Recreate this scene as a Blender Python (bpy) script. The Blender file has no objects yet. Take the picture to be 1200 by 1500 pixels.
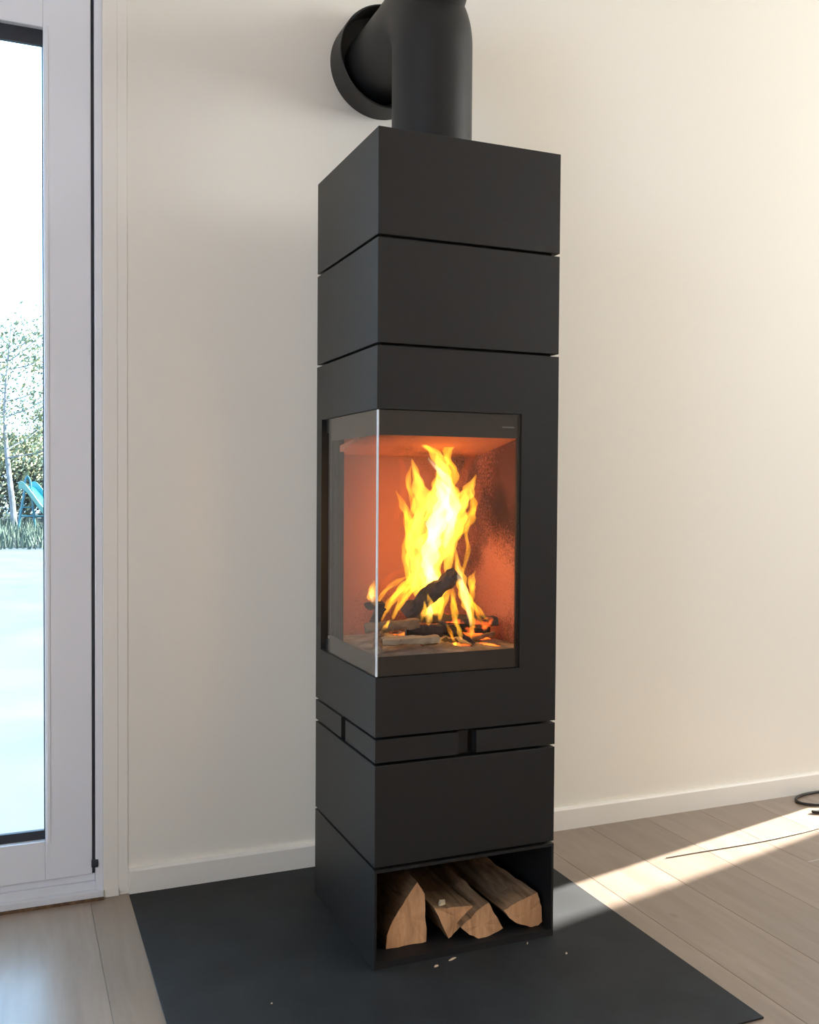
import bpy, bmesh, math, random
from mathutils import Vector, Matrix, noise

scene = bpy.context.scene
COL = scene.collection
R = random.Random(7)

# ------------------------------------------------------------------ camera
cam_data = bpy.data.cameras.new('camera')
cam = bpy.data.objects.new('camera', cam_data)
COL.objects.link(cam)
scene.camera = cam
CAM_POS = Vector((-0.6526, -1.7406, 0.9452))
_yaw, _pitch, _roll, _f = 0.3929, 0.0262, 0.0067, 1411.74
_fw = Vector((math.sin(_yaw) * math.cos(_pitch), math.cos(_yaw) * math.cos(_pitch), -math.sin(_pitch)))
_r0 = Vector((math.cos(_yaw), -math.sin(_yaw), 0))
_u0 = _r0.cross(_fw)
_r = _r0 * math.cos(_roll) + _u0 * math.sin(_roll)
_u = -_r0 * math.sin(_roll) + _u0 * math.cos(_roll)
cam.matrix_world = Matrix(((_r.x, _u.x, -_fw.x, CAM_POS.x), (_r.y, _u.y, -_fw.y, CAM_POS.y),
                           (_r.z, _u.z, -_fw.z, CAM_POS.z), (0, 0, 0, 1)))
cam_data.sensor_fit = 'HORIZONTAL'
cam_data.sensor_width = 36.0
cam_data.lens = 36.0 * _f / 1200.0
cam_data.clip_start = 0.01
cam_data.clip_end = 300

# ------------------------------------------------------------------ world, sun, daylight, exposure
world = bpy.data.worlds.new('sky')
scene.world = world
world.use_nodes = True
bg = world.node_tree.nodes['Background']
bg.inputs['Color'].default_value = (0.42, 0.66, 1.0, 1)
bg.inputs['Strength'].default_value = 8.0

SUN_DIR = Vector((1.0, 0.232, 0.335)).normalized()     # towards the low sun
sd = bpy.data.lights.new('sun', 'SUN')
sd.energy = 72
sd.angle = math.radians(0.9)
sd.color = (1.0, 0.95, 0.87)
sun = bpy.data.objects.new('sun', sd)
COL.objects.link(sun)
sun.rotation_euler = SUN_DIR.to_track_quat('Z', 'Y').to_euler()
sun.location = (8, 3, 4)


def area(name, loc, aim, sx, sy, power, color, portal=False):
    d = bpy.data.lights.new(name, 'AREA')
    d.shape = 'RECTANGLE'
    d.size, d.size_y = sx, sy
    d.energy = power
    d.color = color
    if portal:
        d.cycles.is_portal = True
    o = bpy.data.objects.new(name, d)
    COL.objects.link(o)
    o.location = loc
    o.rotation_euler = (-Vector(aim)).to_track_quat('Z', 'Y').to_euler()
    return o


# daylight by the high right window, plus an added cool fill lamp on the left
area('daylight_right_window', (4.12, -1.30, 2.25), (-1, 0, 0), 2.3, 1.5, 122, (1.0, 0.875, 0.66))
area('cool_fill_left', (-2.36, -1.8, 1.5), (1, 0, 0), 0.98, 0.98, 25, (0.60, 0.78, 1.0))
# sky seen through the two glazed doors of the stove wall
area('sky_portal_terrace_door', (-0.99, 0.72, 1.05), (0, -1, 0), 0.9, 2.0, 1, (1, 1, 1), True)
area('sky_portal_side_window', (2.82, 0.80, 0.70), (0, -1, 0), 1.5, 1.15, 1, (1, 1, 1), True)

vs = scene.view_settings
vs.view_transform = 'Standard'
vs.look = 'None'
vs.gamma = 1.0
vs.exposure = -0.10
vs.use_curve_mapping = False
cy = scene.cycles
cy.use_denoising = True
cy.max_bounces = 10
cy.diffuse_bounces = 5
cy.transparent_max_bounces = 24
cy.volume_bounces = 0
cy.sample_clamp_indirect = 6.0
cy.caustics_reflective = False
cy.caustics_refractive = False


# ------------------------------------------------------------------ materials
def new_mat(name):
    m = bpy.data.materials.new(name)
    m.use_nodes = True
    nt = m.node_tree
    return m, nt, nt.nodes['Principled BSDF']


def N(nt, kind, **kw):
    n = nt.nodes.new(kind)
    for k, v in kw.items():
        setattr(n, k, v)
    return n


def plain(name, color, rough=0.5, spec=0.5, metal=0.0, vary=0.0, scale=8.0, bump=0.0, bscale=60.0):
    m, nt, b = new_mat(name)
    b.inputs['Base Color'].default_value = (*color, 1)
    b.inputs['Roughness'].default_value = rough
    b.inputs['Specular IOR Level'].default_value = spec
    b.inputs['Metallic'].default_value = metal
    tc = N(nt, 'ShaderNodeTexCoord')
    if vary:
        n = N(nt, 'ShaderNodeTexNoise')
        n.inputs['Scale'].default_value = scale
        n.inputs['Detail'].default_value = 5
        nt.links.new(tc.outputs['Object'], n.inputs['Vector'])
        r = N(nt, 'ShaderNodeValToRGB')
        r.color_ramp.elements[0].position = 0.3
        r.color_ramp.elements[1].position = 0.7
        r.color_ramp.elements[0].color = (*[c * (1 - vary) for c in color], 1)
        r.color_ramp.elements[1].color = (*[min(1, c * (1 + vary)) for c in color], 1)
        nt.links.new(n.outputs['Fac'], r.inputs['Fac'])
        nt.links.new(r.outputs['Color'], b.inputs['Base Color'])
    if bump:
        n2 = N(nt, 'ShaderNodeTexNoise')
        n2.inputs['Scale'].default_value = bscale
        n2.inputs['Detail'].default_value = 3
        nt.links.new(tc.outputs['Object'], n2.inputs['Vector'])
        bp = N(nt, 'ShaderNodeBump')
        bp.inputs['Strength'].default_value = bump
        bp.inputs['Distance'].default_value = 0.002
        nt.links.new(n2.outputs['Fac'], bp.inputs['Height'])
        nt.links.new(bp.outputs['Normal'], b.inputs['Normal'])
    return m


def glass(name, tint, ior=1.5, rough=0.0):
    m = bpy.data.materials.new(name)
    m.use_nodes = True
    nt = m.node_tree
    nt.nodes.clear()
    out = N(nt, 'ShaderNodeOutputMaterial')
    mix = N(nt, 'ShaderNodeMixShader')
    tr = N(nt, 'ShaderNodeBsdfTransparent')
    gl = N(nt, 'ShaderNodeBsdfGlossy')
    fr = N(nt, 'ShaderNodeFresnel')
    geo = N(nt, 'ShaderNodeNewGeometry')          # same reflectance on entering and leaving the pane
    sel = N(nt, 'ShaderNodeMapRange')
    sel.inputs['To Min'].default_value = ior
    sel.inputs['To Max'].default_value = 1.0 / ior
    nt.links.new(geo.outputs['Backfacing'], sel.inputs['Value'])
    nt.links.new(sel.outputs[0], fr.inputs['IOR'])
    tr.inputs['Color'].default_value = (*tint, 1)
    gl.inputs['Roughness'].default_value = rough
    nt.links.new(fr.outputs['Fac'], mix.inputs['Fac'])
    nt.links.new(tr.outputs[0], mix.inputs[1])
    nt.links.new(gl.outputs[0], mix.inputs[2])
    nt.links.new(mix.outputs[0], out.inputs['Surface'])
    return m


def wood(name, dark, light, axis=1, stretch=14.0, scale=5.0, rough=0.45, spec=0.4, per_object=0.25, bump=0.12, knots=False):
    m, nt, b = new_mat(name)
    tc = N(nt, 'ShaderNodeTexCoord')
    oi = N(nt, 'ShaderNodeObjectInfo')
    add = N(nt, 'ShaderNodeVectorMath', operation='ADD')
    mul = N(nt, 'ShaderNodeVectorMath', operation='SCALE')
    mul.inputs['Scale'].default_value = 37.0
    comb = N(nt, 'ShaderNodeCombineXYZ')
    for i in range(3):
        nt.links.new(oi.outputs['Random'], comb.inputs[i])
    nt.links.new(comb.outputs[0], mul.inputs[0])
    nt.links.new(tc.outputs['Object'], add.inputs[0])
    nt.links.new(mul.outputs[0], add.inputs[1])
    mp = N(nt, 'ShaderNodeMapping')
    sc = [stretch, stretch, stretch]
    sc[axis] = 1.0
    mp.inputs['Scale'].default_value = sc
    nt.links.new(add.outputs[0], mp.inputs['Vector'])
    n = N(nt, 'ShaderNodeTexNoise')
    n.inputs['Scale'].default_value = scale
    n.inputs['Detail'].default_value = 6
    n.inputs['Roughness'].default_value = 0.6
    n.inputs['Distortion'].default_value = 0.6
    nt.links.new(mp.outputs[0], n.inputs['Vector'])
    r = N(nt, 'ShaderNodeValToRGB')
    r.color_ramp.elements[0].position = 0.3
    r.color_ramp.elements[1].position = 0.72
    r.color_ramp.elements[0].color = (*dark, 1)
    r.color_ramp.elements[1].color = (*light, 1)
    nt.links.new(n.outputs['Fac'], r.inputs['Fac'])
    hsv = N(nt, 'ShaderNodeHueSaturation')
    mr = N(nt, 'ShaderNodeMapRange')
    mr.inputs['To Min'].default_value = 1 - per_object
    mr.inputs['To Max'].default_value = 1 + per_object
    nt.links.new(oi.outputs['Random'], mr.inputs['Value'])
    nt.links.new(mr.outputs[0], hsv.inputs['Value'])
    nt.links.new(r.outputs['Color'], hsv.inputs['Color'])
    last = hsv.outputs['Color']
    if knots:
        v = N(nt, 'ShaderNodeTexVoronoi')
        v.inputs['Scale'].default_value = 2.6
        mk = N(nt, 'ShaderNodeMapping')
        mk.inputs['Scale'].default_value = (1.6, 0.8, 1)
        nt.links.new(add.outputs[0], mk.inputs['Vector'])
        nt.links.new(mk.outputs[0], v.inputs['Vector'])
        kr = N(nt, 'ShaderNodeValToRGB')
        kr.color_ramp.elements[0].position = 0.015
        kr.color_ramp.elements[1].position = 0.05
        kr.color_ramp.elements[0].color = (0.34, 0.28, 0.25, 1)
        kr.color_ramp.elements[1].color = (1, 1, 1, 1)
        nt.links.new(v.outputs['Distance'], kr.inputs['Fac'])
        mx = N(nt, 'ShaderNodeMix', data_type='RGBA', blend_type='MULTIPLY')
        mx.inputs['Factor'].default_value = 1
        nt.links.new(last, mx.inputs['A'])
        nt.links.new(kr.outputs['Color'], mx.inputs['B'])
        last = mx.outputs['Result']
    nt.links.new(last, b.inputs['Base Color'])
    b.inputs['Roughness'].default_value = rough
    b.inputs['Specular IOR Level'].default_value = spec
    bp = N(nt, 'ShaderNodeBump')
    bp.inputs['Strength'].default_value = bump
    bp.inputs['Distance'].default_value = 0.003
    nt.links.new(n.outputs['Fac'], bp.inputs['Height'])
    nt.links.new(bp.outputs['Normal'], b.inputs['Normal'])
    return m


def flame_mat(name, color, strength):
    m = bpy.data.materials.new(name)
    m.use_nodes = True
    nt = m.node_tree
    nt.nodes.clear()
    out = N(nt, 'ShaderNodeOutputMaterial')
    e = N(nt, 'ShaderNodeEmission')
    e.inputs['Color'].default_value = (*color, 1)
    e.inputs['Strength'].default_value = strength
    nt.links.new(e.outputs[0], out.inputs['Volume'])
    return m


M = {}
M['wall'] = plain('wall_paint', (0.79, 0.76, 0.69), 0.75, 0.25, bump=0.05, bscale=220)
M['wall_far'] = plain('wall_paint_unseen', (0.50, 0.455, 0.41), 0.75, 0.25, vary=0.03)  # unseen walls, toned darker than the stove wall to limit bounced light
M['ceiling'] = plain('ceiling_paint', (0.72, 0.69, 0.64), 0.8, 0.2, vary=0.02)
M['trim'] = plain('trim_paint', (0.80, 0.775, 0.72), 0.45, 0.4, vary=0.015, scale=3)
M['door_white'] = plain('door_lacquer', (0.74, 0.765, 0.83), 0.35, 0.5, vary=0.02, scale=2)
M['gasket'] = plain('rubber_gasket', (0.02, 0.024, 0.035), 0.55, 0.4, vary=0.2, scale=20)
M['sill'] = plain('aluminium_sill', (0.66, 0.69, 0.74), 0.35, 0.5, vary=0.05, scale=6)
M['pane'] = glass('door_glass', (0.92, 0.98, 0.972), 1.45)
M['pane_clear'] = glass('window_glass', (0.97, 0.975, 0.975), 1.45)
M['plank'] = wood('oak_plank', (0.20, 0.15, 0.115), (0.27, 0.21, 0.165), 1, 9, 3.0, 0.30, 0.7, 0.12, 0.05, True)
M['subfloor'] = plain('subfloor', (0.05, 0.035, 0.025), 0.9, 0.1, vary=0.2)
M['plate'] = plain('black_floor_plate', (0.017, 0.019, 0.0205), 0.6, 0.2, vary=0.25, scale=9, bump=0.05, bscale=120)
M['stove'] = plain('stove_lacquer', (0.0088, 0.0084, 0.0087), 0.50, 0.35, vary=0.04, scale=4, bump=0.02, bscale=500)
M['core'] = plain('stove_core_steel', (0.004, 0.004, 0.004), 0.7, 0.2, vary=0.2)
M['niche'] = plain('niche_steel', (0.006, 0.006, 0.007), 0.6, 0.25, vary=0.2)
M['pipe'] = plain('flue_enamel', (0.016, 0.016, 0.0165), 0.5, 0.27, vary=0.06, scale=6, bump=0.03, bscale=300)
M['stove_glass'] = glass('stove_glass', (0.97, 0.95, 0.93), 1.4)
M['print'] = plain('glass_print', (0.018, 0.016, 0.0155), 0.3, 0.35, vary=0.05)
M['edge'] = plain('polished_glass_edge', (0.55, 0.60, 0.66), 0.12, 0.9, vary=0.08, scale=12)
M['mark'] = plain('grey_print', (0.12, 0.12, 0.12), 0.5, 0.3)
M['stone'] = plain('firebox_stone', (0.34, 0.29, 0.25), 0.9, 0.1, vary=0.12, scale=14, bump=0.3, bscale=70)


def liner_mat():
    # vermiculite firebrick with soot stains of their own shape
    m, nt, b = new_mat('firebrick_liner')
    tc = N(nt, 'ShaderNodeTexCoord')
    n = N(nt, 'ShaderNodeTexNoise')
    n.inputs['Scale'].default_value = 5.0
    n.inputs['Detail'].default_value = 6
    nt.links.new(tc.outputs['Object'], n.inputs['Vector'])
    sp = N(nt, 'ShaderNodeTexNoise')
    sp.inputs['Scale'].default_value = 260.0
    sp.inputs['Detail'].default_value = 2
    nt.links.new(tc.outputs['Object'], sp.inputs['Vector'])
    ad = N(nt, 'ShaderNodeMath', operation='MULTIPLY_ADD')
    ad.inputs[1].default_value = 0.35
    nt.links.new(sp.outputs['Fac'], ad.inputs[0])
    nt.links.new(n.outputs['Fac'], ad.inputs[2])
    r = N(nt, 'ShaderNodeValToRGB')
    r.color_ramp.elements[0].position = 0.50
    r.color_ramp.elements[1].position = 0.66
    r.color_ramp.elements[0].color = (0.15, 0.052, 0.032, 1)
    r.color_ramp.elements[1].color = (0.46, 0.155, 0.092, 1)
    nt.links.new(ad.outputs[0], r.inputs['Fac'])
    nt.links.new(r.outputs['Color'], b.inputs['Base Color'])
    b.inputs['Roughness'].default_value = 0.95
    b.inputs['Specular IOR Level'].default_value = 0.1
    return m


M['liner'] = liner_mat()


def sooted_liner():
    # the same firebrick with a sooted patch near its upper front corner
    m = M['liner'].copy()
    m.name = 'firebrick_liner_sooted'
    nt = m.node_tree
    b = nt.nodes['Principled BSDF']
    src = b.inputs['Base Color'].links[0].from_socket
    tc = N(nt, 'ShaderNodeTexCoord')
    mp = N(nt, 'ShaderNodeMapping')
    mp.inputs['Location'].default_value = (-0.359 / 0.25, -0.12 / 0.19, -0.95 / 0.19)
    mp.inputs['Scale'].default_value = (1 / 0.25, 1 / 0.19, 1 / 0.19)
    nt.links.new(tc.outputs['Object'], mp.inputs['Vector'])
    g = N(nt, 'ShaderNodeTexGradient', gradient_type='SPHERICAL')
    nt.links.new(mp.outputs[0], g.inputs['Vector'])
    n = N(nt, 'ShaderNodeTexNoise')
    n.inputs['Scale'].default_value = 190
    n.inputs['Detail'].default_value = 4
    nt.links.new(tc.outputs['Object'], n.inputs['Vector'])
    ad = N(nt, 'ShaderNodeMath', operation='ADD')
    nt.links.new(g.outputs['Fac'], ad.inputs[0])
    nt.links.new(n.outputs['Fac'], ad.inputs[1])
    r = N(nt, 'ShaderNodeValToRGB')
    r.color_ramp.elements[0].position = 0.55
    r.color_ramp.elements[1].position = 1.0
    r.color_ramp.elements[0].color = (1, 1, 1, 1)
    r.color_ramp.elements[1].color = (0.22, 0.2, 0.2, 1)
    nt.links.new(ad.outputs[0], r.inputs['Fac'])
    mx = N(nt, 'ShaderNodeMix', data_type='RGBA', blend_type='MULTIPLY')
    mx.inputs['Factor'].default_value = 1
    nt.links.new(src, mx.inputs['A'])
    nt.links.new(r.outputs['Color'], mx.inputs['B'])
    nt.links.new(mx.outputs['Result'], b.inputs['Base Color'])
    return m


M['liner_soot'] = sooted_liner()
M['char'] = plain('charred_wood', (0.040, 0.024, 0.022), 0.85, 0.3, vary=0.85, scale=38, bump=0.8, bscale=140)
M['pale_wood'] = wood('scorched_pale_wood', (0.22, 0.17, 0.12), (0.46, 0.40, 0.32), 0, 10, 6, 0.8, 0.2, 0.05, 0.3)
M['tan_wood'] = wood('scorched_tan_wood', (0.10, 0.06, 0.04), (0.28, 0.18, 0.11), 0, 10, 6, 0.8, 0.2, 0.05, 0.3)
M['log_end'] = wood('log_end_grain', (0.34, 0.175, 0.085), (0.55, 0.31, 0.165), 2, 6, 12, 0.8, 0.15, 0.08, 0.4)
M['log_side'] = wood('log_split_face', (0.12, 0.072, 0.042), (0.32, 0.20, 0.115), 1, 12, 7, 0.8, 0.15, 0.1, 0.5)
M['log_bark'] = wood('log_bark', (0.055, 0.034, 0.022), (0.17, 0.105, 0.06), 1, 5, 14, 0.9, 0.1, 0.15, 0.9)
M['ash'] = plain('ash', (0.30, 0.26, 0.23), 0.95, 0.05, vary=0.45, scale=30, bump=0.6, bscale=120)
M['ember'] = None
M['cable'] = plain('cable_rubber', (0.02, 0.018, 0.018), 0.5, 0.4, vary=0.1)
M['cable_grey'] = plain('cable_grey', (0.16, 0.14, 0.11), 0.5, 0.4, vary=0.1)
M['chip'] = plain('wood_chip', (0.5, 0.4, 0.28), 0.8, 0.2, vary=0.2, scale=80)
M['sand'] = plain('pale_sand', (0.09, 0.095, 0.09), 0.95, 0.1, vary=0.15, scale=1.3, bump=0.5, bscale=6)
M['soil'] = plain('grass_soil', (0.035, 0.04, 0.034), 0.95, 0.1, vary=0.4, scale=2.0)
M['grass'] = plain('grass_blade', (0.05, 0.07, 0.052), 0.8, 0.2, vary=0.3, scale=2.0)
M['leaf'] = plain('leaf_green', (0.15, 0.17, 0.105), 0.7, 0.2, vary=0.45, scale=1.2)
M['leaf_y'] = plain('leaf_yellow_green', (0.22, 0.205, 0.10), 0.7, 0.2, vary=0.45, scale=1.4)
M['leaf_d'] = plain('leaf_dark', (0.055, 0.063, 0.052), 0.7, 0.2, vary=0.45, scale=1.4)
M['birch'] = plain('birch_bark', (0.17, 0.16, 0.16), 0.8, 0.2, vary=0.35, scale=7)
M['trunk'] = plain('brown_bark', (0.03, 0.025, 0.022), 0.9, 0.1, vary=0.4, scale=9)
M['slide'] = plain('turquoise_plastic', (0.004, 0.17, 0.18), 0.35, 0.5, vary=0.05)
M['slide_rim'] = plain('mint_plastic', (0.11, 0.22, 0.18), 0.35, 0.5, vary=0.05)
M['slide_frame'] = plain('teal_steel', (0.012, 0.09, 0.11), 0.4, 0.5, vary=0.05)
M['red'] = plain('red_upholstery', (0.50, 0.015, 0.03), 0.7, 0.3, vary=0.1)
M['flame_h'] = flame_mat('flame_hot', (1.0, 0.48, 0.035), 95)
M['flame_c'] = flame_mat('flame_core', (1.0, 0.75, 0.42), 60)
M['flame_m'] = flame_mat('flame_yellow', (1.0, 0.46, 0.02), 85)
M['flame_l'] = flame_mat('flame_orange', (1.0, 0.34, 0.015), 60)
M['flame_w'] = flame_mat('flame_wisp', (1.0, 0.14, 0.015), 6)


# ------------------------------------------------------------------ helpers
def link(o, parent=None):
    COL.objects.link(o)
    if parent is not None:
        o.parent = parent
    return o


def mesh_obj(name, verts, faces, mats, parent=None, smooth=False, mat_idx=None, bevel=0.0):
    me = bpy.data.meshes.new(name)
    me.from_pydata([tuple(v) for v in verts], [], faces)
    for mt in (mats if isinstance(mats, (list, tuple)) else [mats]):
        me.materials.append(mt)
    if mat_idx:
        me.polygons.foreach_set('material_index', mat_idx)
    bm = bmesh.new()
    bm.from_mesh(me)
    bmesh.ops.recalc_face_normals(bm, faces=bm.faces)
    if bevel:
        bmesh.ops.bevel(bm, geom=[e for e in bm.edges if e.calc_face_angle(0) > 0.5], offset=bevel, segments=2,
                        affect='EDGES', profile=0.5)
    bm.to_mesh(me)
    bm.free()
    if smooth:
        me.polygons.foreach_set('use_smooth', [True] * len(me.polygons))
    me.update()
    o = bpy.data.objects.new(name, me)
    return link(o, parent)


BOXF = [(0, 1, 3, 2), (4, 6, 7, 5), (0, 4, 5, 1), (2, 3, 7, 6), (0, 2, 6, 4), (1, 5, 7, 3)]


def box_vf(x0, x1, y0, y1, z0, z1):
    return [(x, y, z) for x in (x0, x1) for y in (y0, y1) for z in (z0, z1)], BOXF


def box(name, x0, x1, y0, y1, z0, z1, mt, parent=None, bevel=0.0):
    v, f = box_vf(x0, x1, y0, y1, z0, z1)
    return mesh_obj(name, v, f, mt, parent, bevel=bevel)


def empty(name, loc, parent=None):
    o = bpy.data.objects.new(name, None)
    o.location = loc
    o.empty_display_size = 0.05
    link(o, parent)
    return o


def tag(o, label=None, cat=None, group=None, kind=None):
    if label:
        o['label'] = label
    if cat:
        o['category'] = cat
    if group:
        o['group'] = group
    if kind:
        o['kind'] = kind
    return o


def adopt(child, parent):
    # parent keeping the world position (every parent here sits unrotated at its own location)
    child.parent = parent
    child.matrix_parent_inverse = Matrix.Translation(-Vector(parent.location))
    return child


def prism_grid(name, us, ws, solid, make, mt):
    """slab built on a grid of cells (solid(i,j)), make(u,w,side) -> point"""
    verts, faces, idx = [], [], {}

    def vid(i, j, s):
        k = (i, j, s)
        if k not in idx:
            idx[k] = len(verts)
            verts.append(make(us[i], ws[j], s))
        return idx[k]
    nu, nw = len(us) - 1, len(ws) - 1

    def sol(i, j):
        return 0 <= i < nu and 0 <= j < nw and solid(i, j)
    for i in range(nu):
        for j in range(nw):
            if not sol(i, j):
                continue
            for s in (0, 1):
                faces.append((vid(i, j, s), vid(i + 1, j, s), vid(i + 1, j + 1, s), vid(i, j + 1, s)))
            for (di, dj, a, b) in ((-1, 0, (i, j), (i, j + 1)), (1, 0, (i + 1, j), (i + 1, j + 1)),
                                   (0, -1, (i, j), (i + 1, j)), (0, 1, (i, j + 1), (i + 1, j + 1))):
                if not sol(i + di, j + dj):
                    faces.append((vid(*a, 0), vid(*b, 0), vid(*b, 1), vid(*a, 1)))
    return mesh_obj(name, verts, faces, mt)


def tube(name, pts, rads, mt, parent=None, seg=16, cap=True, wobble=0.0, seed=0, smooth=True):
    pts = [Vector(p) for p in pts]
    n = len(pts)
    if not isinstance(rads, (list, tuple)):
        rads = [rads] * n
    verts, faces = [], []
    t0 = (pts[1] - pts[0]).normalized()
    ref = Vector((0, 0, 1)) if abs(t0.z) < 0.9 else Vector((1, 0, 0))
    nrm = (ref - t0 * ref.dot(t0)).normalized()
    for i, p in enumerate(pts):
        t = (pts[min(i + 1, n - 1)] - pts[max(i - 1, 0)]).normalized()
        nrm = (nrm - t * nrm.dot(t)).normalized()
        bi = t.cross(nrm)
        for k in range(seg):
            a = 2 * math.pi * k / seg
            r = rads[i]
            if wobble:
                r *= 1 + wobble * (math.sin(2 * a + i * 0.55 + seed) * 0.6 + math.sin(3 * a - i * 0.9 + seed * 2.1) * 0.4
                                   + 0.6 * noise.noise(Vector((math.cos(a) * 1.5, i * 0.45, math.sin(a) * 1.5 + seed))))
            verts.append(p + (nrm * math.cos(a) + bi * math.sin(a)) * r)
    for i in range(n - 1):
        for k in range(seg):
            k2 = (k + 1) % seg
            faces.append((i * seg + k, i * seg + k2, (i + 1) * seg + k2, (i + 1) * seg + k))
    if cap:
        faces.append(tuple(range(seg - 1, -1, -1)))
        faces.append(tuple(range((n - 1) * seg, n * seg)))
    o = mesh_obj(name, verts, faces, mt, parent, smooth=False)
    if smooth:
        for p in o.data.polygons:
            p.use_smooth = True
        o.data.set_sharp_from_angle(angle=math.radians(40))
    return o


def catmull(P, per=6):
    out = []
    n = len(P)
    for i in range(n - 1):
        p0, p1, p2, p3 = P[max(i - 1, 0)], P[i], P[i + 1], P[min(i + 2, n - 1)]
        for s in range(per):
            t = s / per
            out.append(tuple(0.5 * ((2 * b) + (-a + c) * t + (2 * a - 5 * b + 4 * c - d) * t * t + (-a + 3 * b - 3 * c + d) * t ** 3)
                             for a, b, c, d in zip(p0, p1, p2, p3)))
    out.append(tuple(P[-1]))
    return out


def lathe(name, prof, center, axis, mt, parent=None, seg=48, smooth=True):
    """prof: list of (radius, distance along axis); axis 'z' or 'y'"""
    verts, faces = [], []
    for (r, h) in prof:
        for k in range(seg):
            a = 2 * math.pi * k / seg
            if axis == 'z':
                verts.append((center[0] + r * math.cos(a), center[1] + r * math.sin(a), center[2] + h))
            else:
                verts.append((center[0] + r * math.cos(a), center[1] + h, center[2] + r * math.sin(a)))
    m = len(prof)
    for i in range(m - 1):
        for k in range(seg):
            k2 = (k + 1) % seg
            faces.append((i * seg + k, i * seg + k2, (i + 1) * seg + k2, (i + 1) * seg + k))
    o = mesh_obj(name, verts, faces, mt, parent)
    if smooth:
        o.data.polygons.foreach_set('use_smooth', [True] * len(o.data.polygons))
        o.data.set_sharp_from_angle(angle=math.radians(35))
    return o


# ------------------------------------------------------------------ the room
YW = 0.555          # inner face of the stove wall
T = 0.20            # its thickness
X0, X1, Y0, ZC = -2.4, 4.2, -4.2, 3.3
DX0, DX1, DZ = -1.50, -0.458, 2.14       # terrace door opening
WX0, WX1, WZ0, WZ1 = 2.06, 3.57, 0.12, 1.27   # side window opening

us = [X0 - 0.2, DX0, DX1, WX0, WX1, X1 + 0.2]
ws = [-0.03, WZ0, WZ1, DZ, ZC]
wb = prism_grid('wall_back', us, ws, lambda i, j: not ((i == 1 and j < 3) or (i == 3 and j == 1)),
                lambda u, w, s: (u, YW + T * s, w), M['wall'])
tag(wb, 'cream painted wall behind the stove', kind='structure')
# right wall with a big window
us = [Y0 - 0.2, -2.50, -0.10, YW]
ws = [-0.03, 1.45, 3.05, ZC]
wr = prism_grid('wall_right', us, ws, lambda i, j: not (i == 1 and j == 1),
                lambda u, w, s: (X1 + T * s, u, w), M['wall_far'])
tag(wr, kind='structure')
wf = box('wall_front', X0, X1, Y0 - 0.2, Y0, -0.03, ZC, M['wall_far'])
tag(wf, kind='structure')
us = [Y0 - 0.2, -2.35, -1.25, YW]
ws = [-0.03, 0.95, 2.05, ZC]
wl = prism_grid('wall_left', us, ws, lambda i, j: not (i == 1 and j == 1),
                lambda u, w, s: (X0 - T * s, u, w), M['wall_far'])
tag(wl, kind='structure')
ce = box('ceiling', X0 - 0.2, X1 + 0.2, Y0 - 0.2, YW + T, ZC, ZC + 0.15, M['ceiling'])
tag(ce, kind='structure')

# floor: subfloor with one object per oak plank
fl = box('floor', X0, X1, Y0, YW + 0.02, -0.06, -0.024, M['subfloor'])
tag(fl, 'oak plank floor running towards the stove wall', kind='structure')
PW = 0.19
FZ = -0.004
plank_cache = {}


def plank_mesh(w, l):
    key = (round(w, 4), round(l, 4))
    if key in plank_cache:
        return plank_cache[key]
    v, f = box_vf(0.0002, w - 0.0002, 0.0002, l - 0.0002, -0.02, 0)
    me = bpy.data.meshes.new('plank')
    me.from_pydata(v, [], f)
    bm = bmesh.new()
    bm.from_mesh(me)
    bmesh.ops.recalc_face_normals(bm, faces=bm.faces)
    top = [e for e in bm.edges if all(abs(q.co.z) < 1e-6 for q in e.verts)]
    bmesh.ops.bevel(bm, geom=top, offset=0.0007, segments=1, affect='EDGES')
    bm.to_mesh(me)
    bm.free()
    me.materials.append(M['plank'])
    plank_cache[key] = me
    return me


ix = math.floor((X0 - 0.652) / PW)
x = 0.652 + ix * PW
first = True
while x < X1:
    x0, x1 = max(x, X0), min(x + PW, X1)
    y = YW + 0.012
    cut = R.choice([0.45, 0.9, 1.35, 1.8])
    if -1.5 < x0 < 1.1:
        cut = 1.8
    while y > Y0:
        ya = max(y - cut, Y0)
        if x1 - x0 > 0.01 and y - ya > 0.01:
            po = bpy.data.objects.new('plank', plank_mesh(x1 - x0, y - ya))
            po.location = (x0, ya, FZ)
            link(po, fl)
        y = ya
        cut = 1.8
    x += PW

# baseboards
def baseboard(name, x0, x1, parent=None):
    prof = [(0, FZ), (-0.015, FZ), (-0.015, 0.051), (-0.012, 0.056), (0, 0.056)]
    v = [(x, YW + a, b) for x in (x0, x1) for (a, b) in prof]
    n = len(prof)
    f = [tuple(range(n)), tuple(range(2 * n - 1, n - 1, -1))] + [(i, (i + 1) % n, n + (i + 1) % n, n + i) for i in range(n)]
    o = mesh_obj(name, v, f, M['trim'])
    return tag(o, 'low cream baseboard along the stove wall', kind='structure')


baseboard('baseboard_back', -0.401, WX0 - 0.06)

# ------------------------------------------------------------------ terrace door (left)
door = empty('door_1', (-0.96, YW, 0))
tag(door, 'white glazed terrace door left of the stove', kind='structure')


def dpart(name, x0, x1, y0, y1, z0, z1, mt, parent=door, bevel=0.0):
    o = box(name, x0, x1, y0, y1, z0, z1, mt, bevel=bevel)
    return adopt(o, parent)


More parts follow.
